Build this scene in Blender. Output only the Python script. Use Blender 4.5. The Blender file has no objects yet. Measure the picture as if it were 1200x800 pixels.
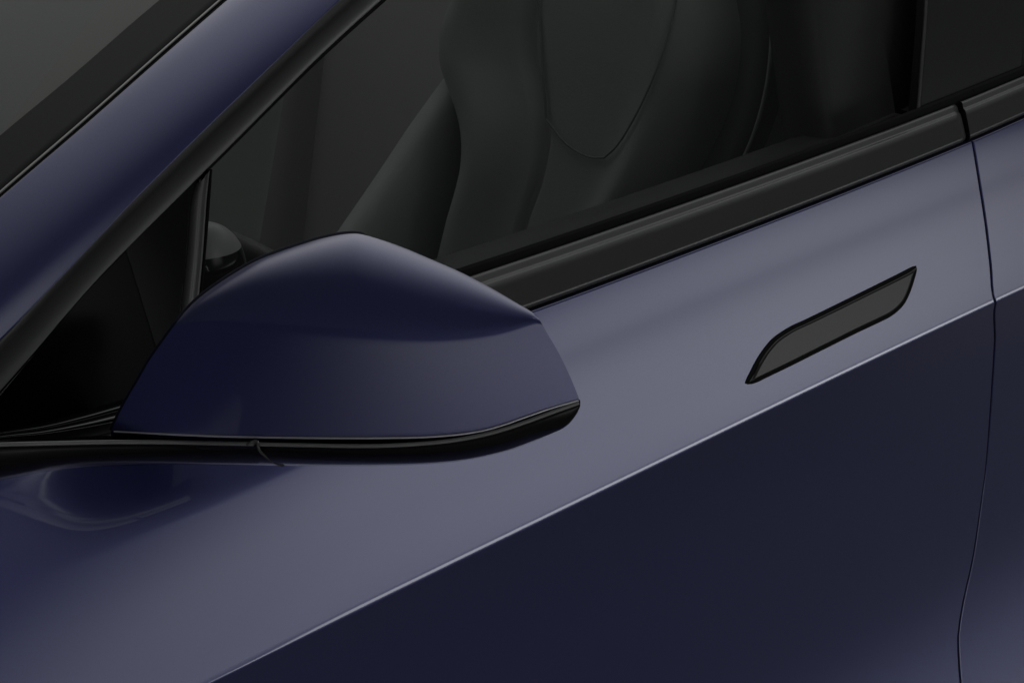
import bpy, math
import numpy as np
from mathutils import Vector, Matrix

# ------------------------------------------------------------------ camera, world, lamps
SC = bpy.context.scene
COL = SC.collection
F = 2600.0                      # focal length in pixels of the 1200 x 800 photograph
VPX, VPY = 3000.0, -530.0       # where the car's long lines meet
PITCH = math.atan((400 - VPY) / F)
YAW = math.atan((VPX - 600) / math.hypot(F, 400 - VPY))
FW = np.array([math.cos(YAW) * math.cos(PITCH), math.sin(YAW) * math.cos(PITCH), -math.sin(PITCH)])
RT = np.array([math.sin(YAW), -math.cos(YAW), 0.0])
UP = np.cross(RT, FW)
def ray(px, py):
    return FW + RT * ((px - 600) / F) - UP * ((py - 400) / F)
CAM = np.array([0, 0, .80]) - ray(1165, 355) * 1.9

cd = bpy.data.cameras.new('camera')
cam = bpy.data.objects.new('camera', cd)
COL.objects.link(cam)
cd.sensor_width = 36.0
cd.lens = 36.0 * F / 1200.0
cd.clip_start = 0.01
cd.clip_end = 200
m = Matrix(((RT[0], UP[0], -FW[0], CAM[0]), (RT[1], UP[1], -FW[1], CAM[1]), (RT[2], UP[2], -FW[2], CAM[2]), (0, 0, 0, 1)))
cam.matrix_world = m
SC.camera = cam

w = bpy.data.worlds.new('World')
SC.world = w
w.use_nodes = True
bgn = w.node_tree.nodes['Background']
bgn.inputs['Color'].default_value = (.95, .97, 1, 1)
bgn.inputs['Strength'].default_value = .05

def area(name, loc, target, sx, sy, power, color=(1, 1, 1), soft=None):
    l = bpy.data.lights.new(name, 'AREA')
    l.shape = 'RECTANGLE'; l.size = sx; l.size_y = sy
    l.energy = power; l.color = color
    o = bpy.data.objects.new(name, l)
    COL.objects.link(o)
    o.location = loc
    o.rotation_euler = (Vector(target) - Vector(loc)).to_track_quat('-Z', 'Y').to_euler()
    if soft:
        # a diffuser that fades towards its edges, as a real softbox does
        l.use_nodes = True
        nt = l.node_tree
        em = nt.nodes['Emission']
        geo = nt.nodes.new('ShaderNodeNewGeometry')
        sep = nt.nodes.new('ShaderNodeSeparateXYZ')
        nt.links.new(geo.outputs['Parametric'], sep.inputs[0])
        outs = []
        for ax, fade in zip(('X', 'Y'), soft):
            a = nt.nodes.new('ShaderNodeMath'); a.operation = 'SUBTRACT'; a.inputs[1].default_value = .5
            nt.links.new(sep.outputs[ax], a.inputs[0])
            b = nt.nodes.new('ShaderNodeMath'); b.operation = 'ABSOLUTE'
            nt.links.new(a.outputs[0], b.inputs[0])
            r = nt.nodes.new('ShaderNodeMapRange'); r.interpolation_type = 'SMOOTHSTEP'
            r.inputs['From Min'].default_value = .5; r.inputs['From Max'].default_value = .5 - fade
            r.inputs['To Min'].default_value = 0; r.inputs['To Max'].default_value = 1
            nt.links.new(b.outputs[0], r.inputs['Value'])
            outs.append(r)
        mu = nt.nodes.new('ShaderNodeMath'); mu.operation = 'MULTIPLY'
        nt.links.new(outs[0].outputs[0], mu.inputs[0]); nt.links.new(outs[1].outputs[0], mu.inputs[1])
        nt.links.new(mu.outputs[0], em.inputs['Strength'])
    return o

area('overhead_softbox', (2.2, 2.2, 3.8), (2.2, 2.2, 0), 9.4, 8.6, 222, (.97, .98, 1), (.45, .35))
area('side_softbox', (4.2, -4.2, .72), (4.2, 0, .76), 11.4, 1.44, 88, (.94, .955, 1), (.46, .42))

area('low_front_softbox', (-2.2, -4.6, .50), (-.9, -.1, .62), 8.0, 1.10, 34, (1, 1, 1), (.48, .30))
grid = area('gridded_floor_softbox', (-4.6, -4.4, 4.6), (-4.6, -4.4, 0), 6.0, 6.0, 640, (1, 1, 1))
grid.data.spread = math.radians(55)
area('low_side_strip', (4.2, -4.25, .13), (4.2, 0, .3), 11.4, .22, 34, (.95, .965, 1), (.46, .35))
area('fill_softbox', (.2, -4.3, 3.1), (-.7, 0, 1.0), 3.4, 3.6, 32, (1, 1, 1), (.42, .42))

SC.view_settings.view_transform = 'Standard'
SC.view_settings.look = 'None'
SC.view_settings.exposure = 0
SC.view_settings.gamma = 1
SC.cycles.use_denoising = True
SC.cycles.max_bounces = 10
SC.cycles.transparent_max_bounces = 16

# ------------------------------------------------------------------ helpers
def smooth(pts, n):
    """centripetal Catmull-Rom through pts, n points evenly spaced along it"""
    P = np.array(pts, float)
    P = np.vstack([2 * P[0] - P[1], P, 2 * P[-1] - P[-2]])
    out = []
    for i in range(1, len(P) - 2):
        p0, p1, p2, p3 = P[i - 1], P[i], P[i + 1], P[i + 2]
        t0 = 0; t1 = t0 + max(np.linalg.norm(p1 - p0), 1e-9) ** .5
        t2 = t1 + max(np.linalg.norm(p2 - p1), 1e-9) ** .5
        t3 = t2 + max(np.linalg.norm(p3 - p2), 1e-9) ** .5
        for t in np.linspace(t1, t2, 24, endpoint=False):
            A1 = (t1 - t) / (t1 - t0) * p0 + (t - t0) / (t1 - t0) * p1
            A2 = (t2 - t) / (t2 - t1) * p1 + (t - t1) / (t2 - t1) * p2
            A3 = (t3 - t) / (t3 - t2) * p2 + (t - t2) / (t3 - t2) * p3
            B1 = (t2 - t) / (t2 - t0) * A1 + (t - t0) / (t2 - t0) * A2
            B2 = (t3 - t) / (t3 - t1) * A2 + (t - t1) / (t3 - t1) * A3
            out.append((t2 - t) / (t2 - t1) * B1 + (t - t1) / (t2 - t1) * B2)
    out.append(P[-2])
    out = np.array(out)
    s = np.r_[0, np.cumsum(np.linalg.norm(np.diff(out, axis=0), axis=1))]
    q = np.linspace(0, s[-1], n)
    return np.stack([np.interp(q, s, out[:, k]) for k in range(out.shape[1])], 1)

def fn(pts):
    """smooth single-valued curve v(x) through pts, held straight beyond its ends"""
    c = smooth(sorted(pts), 400)
    s0 = (c[4, 1] - c[0, 1]) / (c[4, 0] - c[0, 0]); s1 = (c[-1, 1] - c[-5, 1]) / (c[-1, 0] - c[-5, 0])
    def f(x):
        x = np.asarray(x, float)
        v = np.interp(x, c[:, 0], c[:, 1])
        v = np.where(x < c[0, 0], c[0, 1] + s0 * (x - c[0, 0]), v)
        return np.where(x > c[-1, 0], c[-1, 1] + s1 * (x - c[-1, 0]), v)
    return f

def hit(px, py, Y, t0=.4, t1=4.0):
    """where the sight line meets the surface y = Y(x, z)"""
    v = ray(px, py)
    g = lambda t: (lambda p: p[1] - Y(p[0], p[2]))(CAM + v * t)
    for _ in range(48):
        tm = (t0 + t1) / 2
        if g(tm) < 0: t0 = tm
        else: t1 = tm
    return CAM + v * t0

def hitx(px, py, X, t0=.3, t1=5.0):
    """where the sight line meets the surface x = X(y, z)"""
    v = ray(px, py)
    for _ in range(48):
        tm = (t0 + t1) / 2
        p = CAM + v * tm
        if p[0] - X(p[1], p[2]) < 0: t0 = tm
        else: t1 = tm
    return CAM + v * t0

def deep(px, py, d):
    return CAM + ray(px, py) * d

def mesh_obj(name, verts, faces, mat, parent=None, smoothed=True, sharp=None):
    me = bpy.data.meshes.new(name)
    me.from_pydata([tuple(map(float, v)) for v in verts], [], faces)
    me.validate()
    if smoothed:
        me.polygons.foreach_set('use_smooth', [True] * len(me.polygons))
        if sharp is not None:
            me.set_sharp_from_angle(angle=math.radians(sharp))
    me.materials.append(mat)
    o = bpy.data.objects.new(name, me)
    COL.objects.link(o)
    if parent is not None:
        o.parent = parent
        o.matrix_parent_inverse = Matrix.Identity(4)
    return o

def grid_faces(nr, nc, off=0, flip=False, wrap=False):
    fs = []
    for r in range(nr - 1):
        for c in range(nc if wrap else nc - 1):
            d = (c + 1) % nc
            q = (off + r * nc + c, off + r * nc + d, off + (r + 1) * nc + d, off + (r + 1) * nc + c)
            fs.append(q[::-1] if flip else q)
    return fs

def grid_normals(G):
    du = np.gradient(G, axis=1); dv = np.gradient(G, axis=0)
    n = np.cross(du, dv)
    return n / np.maximum(np.linalg.norm(n, axis=2, keepdims=True), 1e-12)

def hem(G, back, sides='tblr', r=.0016, depth=.012):
    """fold the panel's edges over a small radius and back by depth, against the outward vector field 'back' (unit, pointing into the body)"""
    steps = [(.55 * r, .16 * r), (.86 * r, .5 * r), (r, r), (r, depth)]
    def grow(G, B, row_first):
        edge, inner = (G[0], G[1]) if row_first else (G[-1], G[-2])
        d = edge - inner
        d = d / np.maximum(np.linalg.norm(d, axis=1, keepdims=True), 1e-12)
        be = B[0] if row_first else B[-1]
        rows = [edge + d * a + be * b for a, b in steps]
        L = np.linalg.norm(edge - inner, axis=1, keepdims=True)
        sup = edge - d * np.minimum(.0006, .3 * L)
        brs = [be] * len(rows)
        if row_first:
            return np.concatenate([np.array(rows[::-1]), G[:1], [sup], G[1:]]), np.concatenate([np.array(brs), B[:1], B])
        return np.concatenate([G[:-1], [sup], G[-1:], np.array(rows)]), np.concatenate([B, B[-1:], np.array(brs)])
    B = back
    if 'b' in sides: G, B = grow(G, B, True)
    if 't' in sides: G, B = grow(G, B, False)
    G2, B2 = np.swapaxes(G, 0, 1), np.swapaxes(B, 0, 1)
    if 'l' in sides: G2, B2 = grow(G2, B2, True)
    if 'r' in sides: G2, B2 = grow(G2, B2, False)
    return np.swapaxes(G2, 0, 1)

def grid_obj(name, G, mat, parent=None, wrap=False, flip=False, sharp=None):
    G = np.asarray(G)
    nr, nc = G.shape[:2]
    return mesh_obj(name, G.reshape(-1, 3), grid_faces(nr, nc, 0, flip, wrap), mat, parent, True, sharp)

def sweep(name, path, section, mat, parent=None, closed=True, caps=True, sharp=35, shear=0.0):
    """path: list of 3D points, section: list of (y, z) offsets, or a function of the index giving them"""
    rows = []
    for i, p in enumerate(path):
        sec = section(i) if callable(section) else section
        rows.append([(p[0] + shear * (a - .0432), p[1] + a, p[2] + b) for a, b in sec])
    G = np.array(rows)
    nr, nc = G.shape[:2]
    fs = grid_faces(nr, nc, 0, False, closed)
    if caps and closed:
        fs.append(tuple(range(nc))[::-1]); fs.append(tuple((nr - 1) * nc + k for k in range(nc)))
    return mesh_obj(name, G.reshape(-1, 3), fs, mat, parent, True, sharp)

def tube(name, pts, r, mat, parent=None, n=10, squash=1.0):
    P = np.array(pts, float)
    T = np.gradient(P, axis=0); T /= np.linalg.norm(T, axis=1, keepdims=True)
    rows = []
    for p, t in zip(P, T):
        a = np.cross(t, (0, 0, 1)) if abs(t[2]) < .95 else np.cross(t, (1, 0, 0))
        a /= np.linalg.norm(a); b = np.cross(a, t)
        rows.append([p + r * (math.cos(k) * a + squash * math.sin(k) * b) for k in np.linspace(0, 2 * math.pi, n, endpoint=False)])
    G = np.array(rows); nr = len(rows)
    fs = grid_faces(nr, n, 0, False, True)
    fs.append(tuple(range(n))[::-1]); fs.append(tuple((nr - 1) * n + k for k in range(n)))
    return mesh_obj(name, G.reshape(-1, 3), fs, mat, parent, True, 50)

# ------------------------------------------------------------------ materials
def mat(name, color, rough=.5, metal=0., coat=0., coat_rough=.03, spec=.5, bump=None, flake=0.):
    M = bpy.data.materials.new(name)
    M.use_nodes = True
    nt = M.node_tree
    b = nt.nodes['Principled BSDF']
    b.inputs['Base Color'].default_value = (*color, 1)
    b.inputs['Roughness'].default_value = rough
    b.inputs['Metallic'].default_value = metal
    b.inputs['Coat Weight'].default_value = coat
    b.inputs['Coat Roughness'].default_value = coat_rough
    b.inputs['Specular IOR Level'].default_value = spec
    tc = nt.nodes.new('ShaderNodeTexCoord')
    if bump:
        sc, st, dist = bump
        n = nt.nodes.new('ShaderNodeTexNoise'); n.inputs['Scale'].default_value = sc; n.inputs['Detail'].default_value = 3
        nt.links.new(tc.outputs['Object'], n.inputs['Vector'])
        bp = nt.nodes.new('ShaderNodeBump'); bp.inputs['Strength'].default_value = st; bp.inputs['Distance'].default_value = dist
        nt.links.new(n.outputs['Fac'], bp.inputs['Height'])
        nt.links.new(bp.outputs['Normal'], b.inputs['Normal'])
    if flake:
        v = nt.nodes.new('ShaderNodeTexVoronoi'); v.inputs['Scale'].default_value = 2600
        nt.links.new(tc.outputs['Object'], v.inputs['Vector'])
        mx = nt.nodes.new('ShaderNodeMix'); mx.data_type = 'RGBA'; mx.blend_type = 'MULTIPLY'
        mx.inputs['Factor'].default_value = flake
        mx.inputs['A'].default_value = (*color, 1)
        nt.links.new(v.outputs['Color'], mx.inputs['B'])
        hs = nt.nodes.new('ShaderNodeHueSaturation'); hs.inputs['Saturation'].default_value = .25; hs.inputs['Value'].default_value = 1.6
        nt.links.new(v.outputs['Color'], hs.inputs['Color']); nt.links.new(hs.outputs[0], mx.inputs['B'])
        nt.links.new(mx.outputs['Result'], b.inputs['Base Color'])
    return M

def glass_mat(name, tint, ior=1.5):
    M = bpy.data.materials.new(name)
    M.use_nodes = True
    nt = M.node_tree
    nt.nodes.remove(nt.nodes['Principled BSDF'])
    out = nt.nodes['Material Output']
    tr = nt.nodes.new('ShaderNodeBsdfTransparent'); tr.inputs[0].default_value = (*tint, 1)
    gl = nt.nodes.new('ShaderNodeBsdfGlossy'); gl.inputs['Roughness'].default_value = .01
    fr = nt.nodes.new('ShaderNodeFresnel'); fr.inputs['IOR'].default_value = ior
    # the same reflection from either side of the pane
    ge = nt.nodes.new('ShaderNodeNewGeometry')
    io = nt.nodes.new('ShaderNodeMapRange'); io.inputs['To Min'].default_value = ior; io.inputs['To Max'].default_value = 1 / ior
    nt.links.new(ge.outputs['Backfacing'], io.inputs['Value']); nt.links.new(io.outputs[0], fr.inputs['IOR'])
    mx = nt.nodes.new('ShaderNodeMixShader')
    nt.links.new(fr.outputs[0], mx.inputs[0]); nt.links.new(tr.outputs[0], mx.inputs[1]); nt.links.new(gl.outputs[0], mx.inputs[2])
    nt.links.new(mx.outputs[0], out.inputs['Surface'])
    return M

PAINT = mat('navy_paint', (.032, .036, .130), .34, .42, 1., .02, .5, flake=.18)
INNERPAINT = mat('navy_inner_paint', (.010, .011, .035), .45, .2, .3)
SATIN = mat('satin_black_trim', (.044, .044, .042), .24, 0, 0, .03, .36, bump=(900, .03, .0004))
GLOSS = mat('gloss_black_plastic', (.0035, .0035, .0035), .10, 0, .4, .03, .5)
RUBBER = mat('rubber_seal', (.0025, .0025, .0025), .8, spec=.15, bump=(700, .1, .0005))
DARKGREY = mat('handle_dark_chrome', (.048, .047, .045), .32, 1., 0, bump=(1200, .02, .0003))
LEATHER = mat('grey_green_leather', (.43, .46, .438), .55, bump=(450, .18, .0012))
CABIN = mat('dark_cabin_trim', (.46, .46, .45), .6, bump=(300, .15, .001))
PALE = mat('pale_grey_cabin_trim', (.17, .17, .16), .6, bump=(350, .12, .001))
BLACKTRIM = mat('black_cabin_trim', (.03, .03, .029), .5, bump=(300, .15, .001))
FRIT = mat('windscreen_frit', (.010, .010, .010), .5, spec=.12)
CHROMELINE = mat('pale_edge_moulding', (.30, .30, .28), .3, .7)
BASEMAT = mat('mirror_base_black', (.003, .003, .003), .09, spec=.16)
EDGELINE = mat('cap_highlight_pale', (.62, .62, .66), .28, .8)  # pale tone that paints the highlight along the cap's lower edge
SAIL = mat('sail_black', (.002, .002, .002), .16, spec=.22)
FRAME = mat('frame_black', (.115, .115, .112), .32)
MIRRORGLASS = mat('mirror_silver', (.8, .8, .82), .02, 1.)
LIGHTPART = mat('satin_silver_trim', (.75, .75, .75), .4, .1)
SIDEGLASS = glass_mat('tinted_side_glass', (.62, .63, .62))
DARKGLASS = glass_mat('dark_rear_glass', (.16, .165, .16))
SCREENGLASS = glass_mat('windscreen_glass', (.46, .46, .44), 1.28)
ROOFGLASS = glass_mat('roof_glass', (.92, .92, .92))
FLOOR = mat('studio_floor_paint', (.16, .16, .165), .55, bump=(6, .04, .004))

# ------------------------------------------------------------------ studio floor
g = np.array([[(x, y, 0) for x in np.linspace(-30, 30, 7)] for y in np.linspace(-30, 30, 7)])
fl = grid_obj('floor', g, FLOOR)
fl['kind'] = 'structure'

# ------------------------------------------------------------------ the car
car = bpy.data.objects.new('car', None)
COL.objects.link(car)
car['label'] = 'dark navy metallic car with black window trim, side mirror and flush dark door handle'
car['category'] = 'car'

# ---- body side: y as a function of x and of the height over the crease
crease_z = fn([(-1.6, .79), (-.9, .798), (-.787, .7994), (-.444, .8007), (-.22, .8010), (0, .800), (.6, .792)])
# lean of the skin in degrees (positive faces up) by height over the crease; the section is its integral
_t = [(-.64, -45), (-.52, -35), (-.485, -10), (-.46, 16), (-.440, 23), (-.415, 23.2), (-.395, 22), (-.37, 20.8), (-.34, 18.6), (-.30, 13.5), (-.26, 6.5), (-.20, 1), (-.14, -2), (-.10, -5), (-.06, -11), (-.03, -17), (-.006, -20),
      (-.0012, -21), (.0001, 9), (.0004, 12.6), (.0030, 13.3), (.0042, 15.1), (.03, 15.1), (.06, 15.4), (.10, 16.2), (.131, 17.6), (.16, 22), (.20, 28), (.28, 36)]
_s = np.arange(-.64, .28, .0002)
_d = np.tan(np.radians(np.interp(_s, [a for a, b in _t], [b for a, b in _t])))
_y = np.r_[0, np.cumsum((_d[1:] + _d[:-1]) / 2 * .0002)]
_y -= np.interp(0, _s, _y)
PROF = lambda q: np.interp(q, _s, _y)
PINCH = fn([(-1.8, 0), (-1.03, 0), (-1.0, .0003), (-.965, .003), (-.935, .011), (-.905, .0165), (-.865, .0185), (-.82, .0160), (-.778, .0085), (-.742, .0015), (-.72, 0), (1, 0)])   # a scoop in the skin under the mirror
def body_y(x, z):
    s = z - crease_z(x)
    k = np.clip((s - .094) / .062, 0, 1)
    k = k * k * (3 - 2 * k)
    f = np.maximum(0, -(x + .755))
    return PROF(s) + .045 * f ** 2 + .24 * f * f / (f + .12) * np.maximum(s, 0) + k * PINCH(x)      # the shoulder pinches in towards the windscreen

belt_z = fn([(-1.7, .985), (-1.25, .973), (-1.05, .958), (-.90, .942), (-.75, .9335), (-.5637, .9304), (-.308, .9301), (-.168, .9310), (.0143, .9336), (.107, .9362), (.7, .952), (1.2, .966)])
cut_px = [(1140, 166), (1147, 208), (1156, 267), (1161, 310), (1165.5, 350), (1166, 400), (1163, 450), (1157, 534), (1150, 590), (1140, 655), (1128, 710), (1123, 745), (1123.5, 765), (1126, 800), (1133, 850), (1145, 900)]
cut_pts = [hit(a, b, body_y) for a, b in cut_px]
cut_x = fn([(p[2], p[0]) for p in cut_pts])
ROCK = .33
HALF = .0022

def svals(zt, zc, zb=ROCK):
    """sample heights, dense at the crease"""
    up = np.r_[np.linspace(0, .008, 12, endpoint=False), np.geomspace(.008, .06, 12, endpoint=False), np.linspace(.06, 1, 26)[:0]]
    up = np.r_[up, np.linspace(.06, zt - zc, 22)]
    dn = np.r_[np.linspace(0, .008, 12, endpoint=False), np.geomspace(.008, .06, 12, endpoint=False), np.linspace(.06, zc - zb, 34)]
    return np.r_[zc - dn[::-1], (zc + up)[1:]]

def side_panel(name, xa, xb, n, parent, top=belt_z, drop=0.0):
    """xa, xb: functions of z giving the panel's front and rear edges"""
    nz = len(svals(.93, .8))
    G = np.zeros((nz, n, 3))
    for j, q in enumerate(np.linspace(0, 1, n)):
        xm = float(xa(.85)) * (1 - q) + float(xb(.85)) * q
        zs = svals(float(top(xm)) - drop, float(crease_z(xm)))
        for i, z in enumerate(zs):
            x = float(xa(z)) * (1 - q) + float(xb(z)) * q
            zz = z + (float(crease_z(x)) - float(crease_z(xm)))
            G[i, j] = (x, float(body_y(x, zz)), zz)
    nrm = grid_normals(G)
    nrm *= np.where(nrm[..., 1:2] > 0, 1, -1)        # into the body
    return grid_obj(name, hem(G, nrm, 'tblr', .0009), PAINT, parent, flip=False)

front_cut = lambda z: -1.33 + 0 * z
door = side_panel('front_door', lambda z: front_cut(z) + HALF, lambda z: cut_x(z) - HALF, 150, car)
rdoor = side_panel('rear_door', lambda z: cut_x(z) + HALF, lambda z: 1.15 + 0 * z, 90, car)
fender = side_panel('front_fender', lambda z: -1.60 + 0 * z, lambda z: front_cut(z) - HALF, 24, car)
zs_ = np.linspace(ROCK + .01, .925, 120)
tube('gap_shade_seal', [(float(cut_x(z)) + .0006, float(body_y(float(cut_x(z)), z)) + .0037, z) for z in zs_], .0027, RUBBER, rdoor, 8)  # black strip as a seal, put in for the deep shade of the gap
# what closes the gaps behind the panels
G = np.array([[(x, float(body_y(x, z)) + .016, z) for x in np.linspace(-1.6, 1.15, 90)] for z in np.r_[np.linspace(.31, .92, 40)]])
grid_obj('inner_body_side', G, INNERPAINT, car)
# sill below the doors
sill_sec = [(.03, 0), (-.022, -.003), (-.03, -.012), (-.026, -.05), (.0, -.11), (.06, -.14), (.4, -.14), (.4, 0)]
sweep('sill', [(x, .0, ROCK - .006) for x in np.linspace(-1.6, 1.15, 36)], sill_sec, PAINT, car)

# ---- greenhouse: the side glass surface
def glass_y(x, z):
    h = z - .955
    return .070 + .36 * h + .55 * h * h + .14 * np.maximum(0, -(x + .55)) ** 2

# ---- belt moulding along the bottom of the windows
def belt_path(x0, x1, n):
    return [(x, float(body_y(x, belt_z(x))) - .039, float(belt_z(x))) for x in np.linspace(x0, x1, n)]
BSEC = [(.058, -.004), (.047, -.002), (.0435, .0022), (.0432, .0040), (.0440, .0058), (.0480, .0120), (.0525, .0180), (.0556, .0218), (.0572, .0224), (.0590, .0225), (.0602, .0232), (.0622, .0258), (.0640, .0268), (.0660, .0268), (.0675, .0255), (.068, -.004)]
def rounded_end(path, x_end, r, lo):
    """shrinks the section towards its end so that the strip finishes in a rounded corner"""
    def sec(i):
        d = abs(x_end - path[i][0])
        k = 1 if d >= r else math.sqrt(max(0, 1 - (1 - d / r) ** 2))
        out = []
        for a, b in BSEC:
            if b > .004: b = .004 + (b - .004) * (.72 + .28 * k)
            out.append((a + (.004 * (1 - k)), b))
        return out
    return sec
xe = float(cut_x(.945)) - .002
pa = belt_path(-.80, xe - .014, 90) + belt_path(xe - .0135, xe, 10)
sweep('belt_moulding', pa, rounded_end(pa, xe, .012, 0), SATIN, door, shear=.9)
pb = belt_path(xe + .0042, xe + .016, 8) + belt_path(xe + .018, 1.15, 80)
sweep('belt_moulding', pb, BSEC, SATIN, rdoor, shear=.9)
# rubber lip between moulding and glass
SSEC = [(.0695, -.01), (.0672, .020), (.0674, .0290), (.0690, .0312), (.0720, .0322), (.0735, .0310), (.076, -.01)]
sweep('window_seal', belt_path(-.83, xe + .05, 80), SSEC, RUBBER, door)
sweep('window_seal', belt_path(xe + .0505, 1.15, 60), SSEC, RUBBER, rdoor)

# ---- pillar, window frame, windscreen
pil_lo = [(-130, 520), (0, 391.5), (52, 338), (118, 268.5), (150, 235), (190, 195), (233, 152.5), (300, 88), (360, 30), (392, 0), (560, -152), (760, -322)]
frm_lo = [(-120, 588), (0, 455.5), (35, 415.5), (70, 374), (105, 334.5), (150, 288), (190, 248.5), (215, 224), (240, 199), (268, 171.5), (360, 79.5), (400, 42), (447, 0), (600, -135), (780, -287)]
pil_up = [(-150, 364), (0, 233), (100, 147), (200, 58.5), (267, 0), (420, -134), (600, -290)]
NP = 120
a = smooth(pil_lo, NP); b = smooth(frm_lo, NP); c = smooth(pil_up, NP)
L1 = np.array([hit(p[0], p[1], glass_y) for p in a])           # pillar / frame joint
L2 = np.array([hit(p[0], p[1], glass_y) for p in b])           # frame / glass joint
U = []
for i, p in enumerate(c):
    v = ray(*p); t = (L1[i][1] + .044 - CAM[1]) / v[1]
    U.append(CAM + v * t)
U = np.array(U)                                                   # pillar / windscreen joint
def strip(A, B, bulge, n, out):
    """rows from A to B, bulging by 'bulge' along the unit vectors out"""
    rows = []
    for q in np.linspace(0, 1, n):
        rows.append(A * (1 - q) + B * q + out * (bulge * 4 * q * (1 - q)))
    return np.array(rows)
e = L1[-1] - L1[0]; e /= np.linalg.norm(e)
wdir = U - L1
outv = np.cross(np.broadcast_to(e, wdir.shape), wdir); outv /= np.linalg.norm(outv, axis=1, keepdims=True)
if outv[0][1] > 0: outv = -outv
Gp = strip(L1 - .0035 * np.array([0, 1, 0]), U, .0065, 26, outv)
_q = np.linspace(0, 1, Gp.shape[0])[:, None, None]
Bp_ = np.array([.1, .98, -.12]) * (1 - _q) - outv[None] * _q
pillar = grid_obj('windscreen_pillar', hem(Gp, Bp_, 'tb', .0010, .02), PAINT, car)
# black frame of the front window: dark channel above, rounded face below
secf = [(0.010, .004), (.03, .0085), (.08, .0105), (.20, .0122), (.34, .0128), (.44, .0118), (.52, .0095), (.60, .0068), (.72, .0030), (.84, -.0002), (.92, -.0020), (.965, -.0024), (.985, -.0010), (1.0, .003), (1.0, .012)]
fd = L2 - L1
fo = np.cross(np.broadcast_to(e, fd.shape), fd); fo /= np.linalg.norm(fo, axis=1, keepdims=True)
if fo[0][1] > 0: fo = -fo
Gf = []
S = smooth(secf, 60)
for q, d in S:
    Gf.append(L1 + fd * q - fo * (d - .002))
grid_obj('window_frame', np.array(Gf), FRAME, door)
# rubber line where the glass meets the frame
tube('window_seal', (L2 - fo * .003 + (L2 - L1) * .03)[5:-5], .0022, RUBBER, door, 8)

# windscreen: the plane of the pillar edge carried across the car
Wn = np.cross(e, np.array([-.22, 1, .0])); Wn /= np.linalg.norm(Wn)
if Wn[2] < 0: Wn = -Wn
def hit_plane(px, py, p0, n):
    v = ray(px, py)
    return CAM + v * (np.dot(p0 - CAM, n) / np.dot(v, n))
W0 = U[NP // 2] - Wn * .004
def band(l1, l2, n=60, lift=0.0):
    s1 = smooth(l1, n); s2 = smooth(l2, n)
    A = np.array([hit_plane(p[0], p[1], W0 + Wn * lift, Wn) for p in s1]); B = np.array([hit_plane(p[0], p[1], W0 + Wn * lift, Wn) for p in s2])
    return A, B
edge0 = [(-150, 364 - 6), (0, 227), (100, 141), (200, 52.5), (260, 0), (420, -140), (590, -290)]
frit_in = [(-150, 290), (0, 159), (70, 101), (105, 71), (150, 31.5), (187, 0), (330, -124), (480, -255)]
A, B = band(edge0, frit_in)
Gs = np.array([A * (1 - q) + B * q for q in np.linspace(0, 1, 6)])
Gs = np.concatenate([[A - Wn * .006], Gs])
# one sheet of glass that runs under the frit, across to the far side
far = B + np.array([-.22, 1, 0]) / 1.024 * 1.35
Gw = np.array([A * (1 - q) + far * q - Wn * .0025 for q in np.linspace(0, 1, 20)])
screen = grid_obj('windscreen', Gw, SCREENGLASS, car)
grid_obj('frit_band', Gs, FRIT, screen)
lA, lB = band([(-60, 235), (45, 100), (85, 48), (125, 0), (230, -130)], [(-20, 235), (75, 112), (115, 75), (200, 0), (350, -130)], 30, -.05)
grid_obj('pillar_lining', np.array([lA * (1 - q) + lB * q for q in np.linspace(0, 1, 5)]), mat('pale_lining', (.36, .35, .32), .7), screen)
sA, sB = band([(p[0] + 3.0, p[1] + 1.2) for p in edge0], edge0)
tube('edge_moulding', np.array([hit_plane(p[0], p[1], W0 + Wn * .0005, Wn) for p in smooth([(x + .5, y - 1.2) for x, y in edge0], 60)]), .0011, CHROMELINE, screen, 8)
tube('windscreen_seal', (np.array([hit_plane(p[0], p[1], W0, Wn) for p in smooth([(x + 4, y + 1.5) for x, y in edge0], 60)]) - Wn * .003), .0036, RUBBER, screen, 8)

# ---- front window: divider bar, sail panel, glass
div = [(241, 196), (236, 235), (230, 290), (223.5, 362), (212, 450)]
def on_glass(p, out=0.0):
    q = hit(p[0], p[1], lambda x, z: glass_y(x, z) - out)
    return q
def bar(name, left, right, prof, material, parent, n=40):
    A = np.array([on_glass(p) for p in smooth(left, n)]); B = np.array([on_glass(p) for p in smooth(right, n)])
    rows = []
    for q, d in prof:
        P = A * (1 - q) + B * q
        P = P + np.array([0, -d, .35 * d])
        rows.append(P)
    return grid_obj(name, np.array(rows), material, parent)
l0 = [(232, 214), (227, 232), (221, 300), (213.5, 368), (203, 460)]
r0 = [(243.5, 199), (240, 235), (235.5, 300), (229, 368), (221, 460)]
bar('divider_bar', l0, r0, [(0, -.006), (0, .0005), (.06, .0022), (.22, .0030), (.45, .0026), (.55, .0020), (.60, .0021), (.70, .0030), (.80, .0034), (.90, .0028), (1, .0005), (1, -.006)], FRAME, door)
r1 = [(247.5, 199), (245.5, 235), (240, 300), (233, 368), (225, 460)]
bar('window_seal', r0, r1, [(0, -.006), (0, .001), (.3, .0022), (.7, .0020), (1, 0), (1, -.006)], RUBBER, door)
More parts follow.
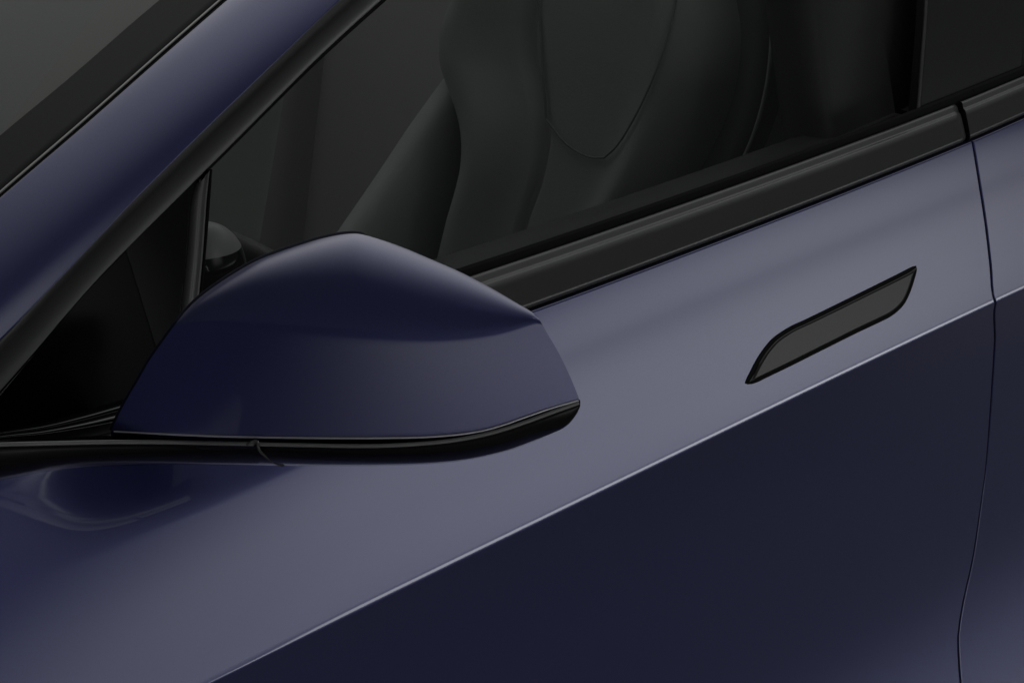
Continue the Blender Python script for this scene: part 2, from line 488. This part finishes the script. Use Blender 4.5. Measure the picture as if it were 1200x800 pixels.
# sail panel: gloss black triangle ahead of the divider
top = [(-60, 522), (0, 459), (35, 419), (105, 338), (150, 291), (190, 252), (215, 227), (234, 210)]
bot = [(-60, 560), (0, 520), (30, 512), (90, 492), (130, 486), (170, 480), (200, 470), (206, 450)]
tt = smooth(top, 50); bb = smooth(bot, 50)
Gq = []
for q in np.linspace(0, 1, 30):
    row = []
    for p, r in zip(tt, bb):
        P = hit(p[0] * (1 - q) + r[0] * q, p[1] * (1 - q) + r[1] * q, lambda x, z: glass_y(x, z) + .002)
        k = (P[0] + .965)                                   # front end rolls out to meet the frame
        P = P + np.array([0, -1, .2]) * .010 * math.exp(-max(0, k + .02) / .03)
        row.append(P)
    Gq.append(row)
grid_obj('sail_panel', np.array(Gq), SAIL, door, flip=True)
# glass of the front window
gl_top = [(p[0], p[1]) for p in smooth(frm_lo, 200) if p[0] > 222]
gb = [(x, float(y)) for x, y in []]
Xs = np.linspace(-.845, -.0585, 70)
zt = fn([(p[0], p[2]) for p in L2])
Gg = []
for x in Xs:
    zl = float(belt_z(x)) + .018
    zh = min(float(zt(x)) + .004, 1.26)
    Gg.append([(x + (.22 * (z - .955) if x > -.3 else 0) * min(1, max(0, (x + .3) / .24)) , float(glass_y(x, z)) + .001, z) for z in np.linspace(zl, zh, 30)])
fglass = grid_obj('window_glass', np.array(Gg), SIDEGLASS, door)
# polished rear edge of the glass
edge_pts = [(1099, -300), (1088, -80), (1084, 20), (1079.5, 80), (1074.5, 146)]
tube('glass_edge', [on_glass(p, .002) for p in smooth(edge_pts, 30)], .0016, mat('glass_edge_grey', (.05, .05, .049), .35), fglass, 8)
# pillar cover and rear glass
cov = [[(1103, -300), (1091, -80), (1087.5, 20), (1083, 80), (1077, 150)], [(1216, -300), (1204, -80), (1201, 20), (1198, 60), (1193, 110)]]
A = np.array([on_glass(p, .0015) for p in smooth(cov[0], 30)]); B = np.array([on_glass(p, .0015) for p in smooth(cov[1], 30)])
Gc = np.array([A * (1 - q) + B * q for q in np.linspace(0, 1, 12)])
Gc = hem(Gc, np.broadcast_to(np.array([0., .93, -.36]), Gc.shape), 'tb', .0012, .012)
COVER = mat('pillar_cover_black', (.013, .013, .013), .25, 0, .5)
grid_obj('pillar_cover', Gc, COVER, rdoor)
sl = [on_glass(p, .003) for p in smooth([(1078, 139.5), (1105, 128.5)], 10)]
tube('pillar_clip', sl, .0034, RUBBER, rdoor, 8)
Gr = []
for x in np.linspace(.115, 1.15, 40):
    Gr.append([(x + .18 * (z - .955), float(glass_y(x, z)) + .001, z) for z in np.linspace(float(belt_z(x)) + .018, 1.25, 14)])
grid_obj('window_glass', np.array(Gr), DARKGLASS, rdoor)

# ---- door handle, flush in the shoulder
hb = [(873.2, 447.5), (880, 433), (887, 420), (895, 408), (905, 396.5), (915, 389), (927, 381.8), (945, 373.5), (980, 356.5), (1020, 336.8), (1050, 322), (1070, 312)]
hl = [(876, 450.2), (884, 449), (900, 441.5), (925, 429.5), (950, 417), (980, 402), (1005, 389.6), (1030, 377.8), (1043, 371.2), (1053, 363.5), (1060, 355.5), (1066, 343.5), (1071, 329), (1074.3, 315)]
hb = [(873, 449.0)] + hb + [(1073.2, 311.3)]
hl = [(873, 449.0)] + hl + [(1073.2, 311.3)]
def handle_grid(inset, lift, n=70, m=9):
    tp = smooth(hb, n); bt = smooth(hl, n)
    cen = (tp + bt) / 2
    loop = np.vstack([tp, bt[::-1][1:-1]])
    nx = np.roll(loop, -1, 0) - np.roll(loop, 1, 0)
    nr = np.stack([-nx[:, 1], nx[:, 0]], 1); nr /= np.maximum(np.linalg.norm(nr, axis=1, keepdims=True), 1e-9)
    ctr = loop.mean(0)
    if np.mean(((ctr - loop) * nr).sum(1)) < 0: nr = -nr
    for _ in range(3): nr = (np.roll(nr, 1, 0) + nr + np.roll(nr, -1, 0)) / 3
    lp = loop + nr * inset
    # keep the pointed ends inside
    return lp, n
def handle_solid(name, rings, material, parent):
    """rings: (inset px, lift m), the last one is filled"""
    V = []; Fs = []
    for k, (ins, lift) in enumerate(rings):
        lp, n = handle_grid(ins, lift)
        N = len(lp)
        for p in lp:
            q = hit(p[0], p[1], body_y)
            V.append(q + np.array([0, -.966, .26]) * lift)
    for k in range(len(rings) - 1):
        Fs += grid_faces(2, N, k * N, True, True)
    # ruled fill
    off = (len(rings) - 1) * N
    for i in range(n - 1):
        t0, t1 = off + i, off + i + 1
        b0 = off + (N - i) % N if i else off
        b1 = off + (N - i - 1) if i + 1 < n - 1 else off + n - 1
        f = [t0, t1, b1, b0]
        f = [x for j, x in enumerate(f) if x not in f[:j]]
        if len(f) >= 3: Fs.append(tuple(f))
    return mesh_obj(name, V, Fs, material, parent, True, 40)
handle_solid('handle_surround', [(-.2, -.001), (0, .0003), (.8, .0006)], RUBBER, door)
handle_solid('door_handle', [(4.2, -.001), (4.4, .0012), (5.2, .0019), (6.5, .0021)], DARKGREY, door)

# ------------------------------------------------------------------ side mirror
arch = [(130, 505), (140, 484), (152, 462), (160, 448.5), (175, 422.5), (190, 401), (214, 369), (230, 352), (250, 336.5), (275, 320), (300, 306), (325, 296), (350, 287.5), (375, 280), (398, 275.2), (412, 273.8), (422, 274.3), (450, 282), (475, 291), (500, 301.5), (540, 319), (573, 336), (593, 347.5), (608, 356.5), (621, 364), (628, 369), (633, 376), (640, 388.5), (650, 405), (660, 424), (668, 441), (674, 455), (679, 468)]
lowe = fn([(130, 505), (160, 506.4), (200, 508.2), (250, 510.2), (300, 511.5), (350, 512.2), (400, 512.6), (450, 512.4), (500, 511.2), (530, 509), (550, 506.6), (570, 502.8), (590, 497), (620, 486.4), (645, 477.8), (679, 468)])
C0 = np.array([415.0, 520.0])
nT, nV = 240, 70
T = smooth(arch, nT)
sfrac = np.linspace(0, 1, nT)
Bx = 130 + 549 * (T[:, 0] - 130) / 549.0
Bx = 130 + 549 * np.clip(.5 * sfrac + .5 * (T[:, 0] - 130) / 549.0, 0, 1)
Bp = np.stack([Bx, lowe(Bx)], 1)
PX = np.zeros((nV, nT, 2))
for i, t in enumerate(np.linspace(0, 1, nV)):
    q = 1 - (1 - t) ** 1.9
    PX[i] = Bp * (1 - q) + T * q
top_y = fn([p for p in arch if 200 < p[0] < 640])
hor_y = fn([(120, 374), (240, 382), (300, 389), (400, 402), (470, 406), (520, 405), (580, 396), (628, 379), (660, 366)])
def cap_lean(px, py):
    """lean of the shell in degrees against the sight line: near upright below, rolling over towards the top edge"""
    t, h = top_y(px), hor_y(px)
    q = np.clip((py - t) / np.maximum(h - t, 1.0), 0, 1)
    above = -13.5 + 81 * (1 - q) ** 1.5
    below = -13.5 - 4.5 * np.clip((py - h) / np.maximum(512 - h, 30.0), 0, 1)
    return np.where(py < h, above, below)
def foot_depth(px):
    return 1.150 - .060 * (px - 130) / 549.0 + .020 * ((px - 430) / 265.0) ** 2
_xs = np.linspace(120, 690, 286); _ys = np.linspace(520, 262, 517)
_st = np.tan(np.radians(cap_lean(_xs[None, :], _ys[:, None]))) / 2150.0
_in = np.vstack([np.zeros((1, len(_xs))), np.cumsum((_st[1:] + _st[:-1]) / 2 * (_ys[0] - _ys[1]), 0)])
for _ in range(3):       # even out the columns
    _in[:, 1:-1] = (_in[:, :-2] + 2 * _in[:, 1:-1] + _in[:, 2:]) / 4
def shell_depth(px, py):
    u = np.clip((px - 120) / 2.0, 0, len(_xs) - 1.001); v = np.clip((520 - py) / .5, 0, len(_ys) - 1.001)
    a, b = u.astype(int), v.astype(int); fu, fv = u - a, v - b
    r = (_in[b, a] * (1 - fu) + _in[b, a + 1] * fu) * (1 - fv) + (_in[b + 1, a] * (1 - fu) + _in[b + 1, a + 1] * fu) * fv
    return foot_depth(px) + r
DEP = shell_depth(PX[..., 0], PX[..., 1])
G = np.array([[deep(PX[i, j, 0], PX[i, j, 1], DEP[i, j]) for j in range(nT)] for i in range(nV)])
def edge_depth(px):
    """depth of the cap's bottom edge at column px"""
    return float(np.interp(px, PX[0, :, 0], DEP[0]))
RIM = DEP[-1]
# bottom edge hem
low = []
for dy, back in ((5.0, .012), (1.6, .012), (1.4, .0012), (.9, .0003)):
    low.append([deep(p[0], p[1] + dy, edge_depth(p[0]) + back) for p in Bp])
# rim carried back round the edge
bk = []
for s, back in ((1.0, .006), (1.0, .012)):
    bk.append([deep(*(C0 + (p - C0) * s), RIM[j] + back) for j, p in enumerate(T)])
Gcap = np.concatenate([np.array(low), G, np.array(bk)])
# black shell
def lower_lip(x): return float(lowe(x)) + 1.5
mb = fn([(296, 545.0), (335, 545.4), (345, 545.6), (400, 546), (450, 545.5), (500, 543.8), (540, 540), (570, 534.5), (600, 526.5), (640, 511), (660, 501.5), (668, 495), (675, 486), (679, 478.5), (680.5, 474)])
lipy = fn([(296, 521.8), (370, 523.3), (420, 524), (450, 523.6), (500, 520.8), (530, 517.5), (550, 514.2), (570, 510), (590, 504.6), (620, 494.5), (645, 485.2), (680, 472.8)])
def base_rows(xs, topf, lipf, botf, depthf, back):
    cols = []
    for x in xs:
        t, l, b = topf(x), float(lipf(x)), float(botf(x))
        l = min(l, b - .6); t = min(t, l - 1.0)
        d = depthf(x)
        col = [deep(x, t - 1.0, d + .016), deep(x, t + .2, d + .014), deep(x, t + .36 * (l - t), d + .0100), deep(x, t + .62 * (l - t), d + .0040), deep(x, l - 1.0, d + .0002), deep(x, l + .4, d - .0010), deep(x, l + 1.4, d - .0008), deep(x, l + 2.6, d + .0002)]
        for q in np.linspace(.12, 1, 16):
            yy = l + (b - l) * q
            col.append(deep(x, yy, d + .0006 + back(x) * (1 - math.sqrt(max(0, 1 - q ** 2.2)))))
        for q in (.02, .05):
            col.append(deep(x, b - 300 * q * .35, d + back(x) + q))
        cols.append(col)
    return np.array(cols)
xs = np.r_[np.linspace(303.5, 640, 110), np.linspace(642, 680, 40)]
bd = lambda x: edge_depth(min(x, 679)) + .0002
back_m = lambda x: .040 * min(1, max(.08, (681 - x) / 60.0))
Gb = base_rows(xs, lower_lip, lipy, mb, bd, back_m)
mirror = grid_obj('side_mirror', Gb, BASEMAT, car, flip=True)
mirror['label'] = 'gloss black lower shell of the side mirror'
cap = grid_obj('mirror_cap', Gcap, PAINT, mirror)
cap['label'] = 'dark navy painted cap of the side mirror'
tube('cap_edge_highlight', [deep(x, float(lowe(x)) + .6, edge_depth(x) - .0002) for x in np.linspace(134, 678, 160)], .0006, EDGELINE, mirror, 8)  # pale bead added as the bright highlight line on the cap's rolled edge
LIPMAT = mat('lip_highlight_grey', (.15, .15, .147), .32)  # lighter grey stands in for the overhead highlight on both lips
tube('mirror_lip_highlight', [deep(x, min(float(lipy(x)), float(mb(x)) - 3) - 1.6, bd(x) - .0006) for x in np.linspace(304, 678.5, 160)], .00105, LIPMAT, mirror, 10)
# arm from the door to the mirror
arm_bot = fn([(-140, 604), (-60, 578), (0, 563), (30, 557), (60, 551.5), (100, 547.6), (150, 545.2), (200, 544.3), (250, 544.6), (333, 545.4)])
arm_lip = fn([(-140, 528), (0, 522.5), (60, 521), (130, 519.6), (200, 519.8), (250, 520.8), (302, 521.8)])
arm_top = fn([(-140, 524), (0, 516.5), (60, 514), (130, 511), (200, 511.5), (302, 513)])
ad = fn([(-160, 1.17), (0, 1.155), (110, 1.160), (220, bd(220) + .004), (303, bd(303) + .001)])
def arm_depth(x): return float(ad(x))
xa_ = np.linspace(-140, 302, 120)
Ga = base_rows(xa_, lambda x: float(arm_top(x)), arm_lip, arm_bot, arm_depth, lambda x: .030)
# the joint slants: shear the mirror-side end of the arm under the shell
for j in range(len(xa_)):
    k = max(0, (xa_[j] - 240) / 62.0)
    for i in range(Ga.shape[1]):
        yfrac = i / (Ga.shape[1] - 1)
        if i > 7:
            Ga[j, i] += RT * (.0125 * k * min(1, (i - 7) / 14.0)) + FW * .0
arm = grid_obj('mirror_arm', Ga, BASEMAT, mirror, flip=True)
tube('arm_lip', [deep(x, float(arm_lip(x)) - 1.8, arm_depth(x) - .0004) for x in np.linspace(-120, 298, 120)], .0012, LIPMAT, mirror, 10)  # grey tube painted in as the highlight on the arm's lip
# raised edge of the joint
jp = smooth([(289, 521.5), (294, 518), (300, 516.2), (301.5, 519), (304, 527), (310, 533.5), (317, 539), (326, 543.5), (332, 545.3)], 40)
jd = [bd(303) - .0030 + (.0 if p[1] < 522 else .010 * ((p[1] - 522) / 23.0) ** 2.2 * 2.9) for p in jp]
tube('arm_joint', [deep(p[0], p[1], d) for p, d in zip(jp, jd)], .0008, SATIN, mirror, 8)
# rear half of the housing and the mirror glass
rear = []
for s, back, dx, dy in ((.995, .008, 0, 0), (1.004, .009, -1, -2.4), (1.005, .014, -1, -2.8), (.985, .070, 0, 0), (.95, .090, 0, 4), (.92, .095, 0, 6), (.90, .088, 0, 6)):
    row = []
    for j, p in enumerate(T):
        left = 1.0 if p[0] < 424 else max(0.0, 1 - (p[0] - 424) / 12.0)
        ss = 1 + (s - 1) * (1 if s < 1 else left)
        q = C0 + (p - C0) * ss + np.array([dx * (left if dx < 0 else 1), dy * (left if dy < 0 else 1)]) * (.75 if s > 1 else 1)
        row.append(deep(q[0], q[1], RIM[j] + back))
    rear.append(row)
rear = np.array(rear)
REARM = mat('navy_rear_shell', (.004, .005, .02), .6, spec=.2)
grid_obj('mirror_housing', rear, REARM, mirror, flip=True)
mg = np.array([[deep(*(C0 + (p * (1 - q) + b_ * q - C0) * .90 + np.array([0, 6])), RIM[j] * (1 - q) + (foot_depth(b_[0]) + .02) * q + .088) for j, (p, b_) in enumerate(zip(T, Bp))] for q in np.linspace(0, 1, 8)])
grid_obj('mirror_glass', mg, MIRRORGLASS, mirror)
# underside closing sheet
und = np.array([[deep(x, float(mb(x)) - 1.0, bd(x) + back_m(x) - .0004) for x in xs], [deep(x, min(float(mb(x)) - 2, max(float(mb(x)) - 30, float(lowe(min(x, 679))) + 4)), bd(x) + back_m(x) + .085) for x in xs]])
grid_obj('mirror_underside', und, BASEMAT, mirror)

# ---- foot of the mirror: ribbed black moulding along the bottom of the sail
def foot(name, pts_top, pts_bot, d_top, d_bot, bulge, material, n=60, m=14):
    A = smooth(pts_top, n); B = smooth(pts_bot, n)
    rows = []
    for q in np.linspace(0, 1, m):
        row = []
        for i, (p, r) in enumerate(zip(A, B)):
            u = i / (n - 1)
            pp = p * (1 - q) + r * q
            d = (d_top[0] * (1 - u) + d_top[1] * u) * (1 - q) + (d_bot[0] * (1 - u) + d_bot[1] * u) * q
            row.append(deep(pp[0], pp[1], d - bulge * math.sin(math.pi * q) ** .8))
        rows.append(row)
    return grid_obj(name, np.array(rows), material, door)
r0_ = [(-120, 528), (0, 503.5), (50, 494.5), (100, 481), (150, 466), (200, 452)]
r1_ = [(-120, 532), (0, 508), (50, 501), (100, 490), (150, 477), (200, 466)]
r2_ = [(-120, 534), (0, 512), (50, 507), (100, 499), (150, 489), (200, 480)]
r3_ = [(-120, 538), (0, 520), (50, 519), (100, 518), (150, 518), (200, 518)]
foot('mirror_foot', r0_, r1_, (1.205, 1.262), (1.192, 1.250), .0035, GLOSS)
foot('mirror_foot', r1_, r2_, (1.192, 1.250), (1.182, 1.240), .0030, GLOSS)
foot('mirror_foot', r2_, r3_, (1.182, 1.240), (1.160, 1.215), .0030, GLOSS)

# ------------------------------------------------------------------ cabin
# door card under the window: a black ledge seen through the glass
ledge = [(.082, -.02), (.083, .010), (.088, .0135), (.10, .0150), (.128, .0170), (.140, .013), (.150, -.01), (.165, -.25), (.12, -.25), (.10, -.05)]
sweep('door_card', belt_path(-1.1, .0, 50), ledge, BLACKTRIM, door)
sweep('door_card', belt_path(.012, 1.12, 40), ledge, BLACKTRIM, rdoor)

# driver's seat: the backrest, with bolsters and seams
seatX = lambda y, z: -.085 + .33 * (z - .92) + .05 * (y - .35)
Lft = fn([(-420, 600), (-200, 575), (-60, 556), (0, 545), (20, 537), (40, 530), (60, 528), (80, 529.5), (110, 540), (140, 551), (165, 556.5), (200, 557), (230, 551), (260, 543), (340, 525), (420, 500)])
Rgt = fn([(-420, 760), (-200, 812), (-60, 838), (0, 845), (25, 849), (60, 849), (100, 843), (140, 831), (180, 812), (215, 792), (260, 764), (340, 720), (420, 680)])
ns, nm = 90, 60
Gseat = np.zeros((ns, nm, 3))
for i, py in enumerate(np.linspace(-400, 400, ns)):
    for j, c in enumerate(np.linspace(0, 1, nm)):
        px = float(Lft(py)) * (1 - c) + float(Rgt(py)) * c
        P = hitx(px, py, seatX)
        rel = .030 * (1 - (2 * c - 1) ** 8) ** .5 if 0 < c < 1 else 0
        rel += .030 * math.exp(-((c - .14) / .12) ** 2) + .016 * math.exp(-((c - .86) / .10) ** 2)
        rel -= .012 * math.exp(-((c - .34 - .0003 * py) / .02) ** 2)
        P = P + np.array([-1, 0, .3]) * rel * .9
        Gseat[i, j] = P
bkv = np.array([1, 0, -.33]) / 1.05
Gs2 = np.swapaxes(hem(np.swapaxes(Gseat, 0, 1), np.broadcast_to(bkv, (nm, ns, 3)), 'tb', .018, .12), 0, 1)
seat = grid_obj('seat', Gs2, LEATHER, car)
seat['label'] = 'grey green leather front seat beside the side window'
def on_seat(px, py, lift=.045):
    return hitx(px, py, lambda y, z: seatX(y, z) - lift)
SEAM = mat('seam_thread', (.26, .285, .27), .8)
def nearest_surface(px, py):
    v = ray(px, py); v = v / np.linalg.norm(v)
    q = Gseat.reshape(-1, 3) - CAM
    t = q @ v; d = np.linalg.norm(q - t[:, None] * v, axis=1)
    k = np.argsort(d)[:4]
    return CAM + v * (t[k].min() - .0005)
for pts in ([(628, -80), (631, 0), (634, 45), (637, 95), (640, 140)], [(795, -20), (785, 35), (768, 85), (745, 135), (722, 172), (708, 185)], [(708, 185), (690, 184), (665, 170), (640, 140)]):
    sp = smooth(pts, 60)
    dd = np.array([np.linalg.norm(nearest_surface(*p) - CAM) for p in sp])
    for _ in range(12): dd[1:-1] = (dd[:-2] + 2 * dd[1:-1] + dd[2:]) / 4
    tube('seam', [CAM + ray(*p) / np.linalg.norm(ray(*p)) * (d - .0003) for p, d in zip(sp, dd)], .0010, SEAM, seat, 8)
# outer side bolster, set back behind the backrest edge
edge_r = [(885, -80), (902, 0), (903, 45), (899, 90), (888, 140), (868, 190), (840, 235), (800, 290)]
def side_slab(name, lf, rf, Xs_, material, parent, y0, y1, n=50, m=16, roll=.03):
    A = smooth(lf, n); B = smooth(rf, n)
    G = []
    for q in np.linspace(0, 1, m):
        G.append([hitx(*(p * (1 - q) + r * q), Xs_) + np.array([roll * (2 * q - 1) ** 4, 0, 0]) for p, r in zip(A, B)])
    return grid_obj(name, np.array(G), material, parent)
inner_r = [(820, -80), (838, 0), (842, 45), (836, 95), (822, 140), (800, 190), (770, 240), (730, 290)]
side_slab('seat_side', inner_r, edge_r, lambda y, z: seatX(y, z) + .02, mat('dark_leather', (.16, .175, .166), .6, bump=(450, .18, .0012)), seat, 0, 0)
tube('seam', [hitx(p[0], p[1], lambda y, z: seatX(y, z) + .012) for p in smooth([(p[0] + 1, p[1]) for p in edge_r], 40)], .0018, LEATHER, seat, 8)
# cushion wing that runs forward from the backrest
wing_l = [(560, 20), (531, 76), (505, 112), (480, 147), (450, 192), (420, 236), (395, 272), (360, 325), (330, 370)]
wing_r = [(600, 40), (575, 90), (570, 130), (575, 170), (575, 210), (565, 250), (560, 300), (540, 350), (520, 390)]
wx = lambda y, z: -.10 + .95 * (z - .90) + .1 * (y - .5)
A = smooth(wing_l, 60); B = smooth(wing_r, 60); rows = []
for q in np.linspace(0, 1, 20):
    row = []
    for p, r in zip(A, B):
        P = hit(*(p * (1 - q) + r * q), lambda x, z: .56 + 0 * x)
        row.append(P + np.array([-.2, -1, .3]) * .035 * (1 - (1 - min(1, q / .4)) ** 2) ** .5)
    rows.append(row)
rows = [np.array(rows[0]) + FW * .12] + rows
grid_obj('cushion_wing', np.array(rows), LEATHER, seat)
# cushion
def rounded_box(name, c, s, r, material, parent, rot=(0, 0, 0)):
    import bmesh
    bm = bmesh.new()
    bmesh.ops.create_cube(bm, size=1)
    bmesh.ops.scale(bm, vec=s, verts=bm.verts)
    bmesh.ops.bevel(bm, geom=bm.edges[:], offset=r, segments=5, profile=.5, affect='EDGES')
    me = bpy.data.meshes.new(name); bm.to_mesh(me); bm.free()
    me.polygons.foreach_set('use_smooth', [True] * len(me.polygons))
    me.materials.append(material)
    o = bpy.data.objects.new(name, me); COL.objects.link(o)
    o.location = c; o.rotation_euler = rot
    o.parent = parent
    return o
rounded_box('seat_cushion', (-.32, .38, .52), (.52, .48, .16), .06, LEATHER, seat, (0, .12, 0))
# second seat across the cabin
s2 = rounded_box('seat', (-.02, 1.14, .86), (.15, .50, .66), .065, LEATHER, car, (0, .28, 0))
s2['label'] = 'far front seat across the cabin'
rounded_box('headrest', (.11, 1.14, 1.27), (.09, .28, .18), .04, LEATHER, s2, (0, .28, 0)).matrix_parent_inverse = Matrix.Identity(4)
rounded_box('seat_cushion', (-.32, 1.14, .52), (.52, .48, .16), .06, LEATHER, s2, (0, .12, 0))
for o in s2.children:
    o.matrix_parent_inverse = (Matrix.Translation(s2.location) @ s2.rotation_euler.to_matrix().to_4x4()).inverted()
# cabin: floor, far door, bulkhead, rear bench, roof
rounded_box('cabin_floor', (-.3, .76, .36), (2.3, 1.36, .04), .01, CABIN, car)
rounded_box('far_door_trim', (-.35, 1.47, .68), (2.2, .05, .62), .02, CABIN, car)
rounded_box('rear_bench', (.62, .76, .70), (.16, 1.3, .7), .06, CABIN, car, (0, .2, 0))
rounded_box('centre_console', (-.45, .76, .58), (.95, .20, .22), .04, CABIN, car)
rounded_box('dashboard', (-1.02, .78, .84), (.36, 1.30, .22), .07, CABIN, car, (0, -.08, 0))
rounded_box('glass_roof', (.22, .76, 1.38), (1.1, 1.02, .006), .002, ROOFGLASS, car)
rounded_box('pillar_trim', (.045, .165, 1.03), (.29, .05, .62), .02, BLACKTRIM, car, (-.32, .16, 0))
# steering wheel
import bmesh
wt = hit(252, 264, lambda x, z: .40 + 0 * x)
wc = Vector((wt[0] + .06, .40, wt[2] - .178))
def torus(name, R, r, material, parent, nu=72, nv=18):
    G = np.array([[((R + r * math.cos(b)) * math.cos(a), (R + r * math.cos(b)) * math.sin(a), r * math.sin(b)) for b in np.linspace(0, 2 * math.pi, nv, endpoint=False)] for a in np.linspace(0, 2 * math.pi, nu, endpoint=False)])
    fs = []
    for i in range(nu):
        for j in range(nv):
            fs.append((i * nv + j, ((i + 1) % nu) * nv + j, ((i + 1) % nu) * nv + (j + 1) % nv, i * nv + (j + 1) % nv))
    return mesh_obj(name, G.reshape(-1, 3), fs, material, parent)
wheel = torus('steering_wheel', .178, .016, BLACKTRIM, car)
wheel.location = wc; wheel.rotation_euler = (0, math.radians(68), 0)
rounded_box('wheel_hub', (0, 0, .0), (.13, .15, .05), .022, GLOSS, wheel)
for sgn in (-1, 1):
    rounded_box('wheel_spoke', (0, sgn * .115, 0), (.045, .10, .022), .009, LIGHTPART, wheel)
rounded_box('wheel_spoke', (.115, 0, 0), (.10, .05, .022), .009, LIGHTPART, wheel)

def ellipsoid(name, c, r, material, parent, a0=-90, a1=90):
    G = np.array([[(c[0] + r[0] * math.cos(b) * math.cos(a), c[1] + r[1] * math.cos(b) * math.sin(a), c[2] + r[2] * math.sin(b)) for a in np.linspace(0, 2 * math.pi, 48)] for b in np.radians(np.linspace(a0, a1, 20))])
    return grid_obj(name, G, material, parent)
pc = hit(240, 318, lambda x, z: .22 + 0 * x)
pod = ellipsoid('rounded_pod', pc, (.03, .026, .034), GLOSS, door, -90, 28)  # unidentified rounded object behind the mirror, shape made up
ellipsoid('pod_highlight', pc, (.0302, .0262, .0342), LIGHTPART, door, 28, 90)  # light upper part: a reflection on the gloss, put in as colour
print('objects', len(bpy.data.objects))
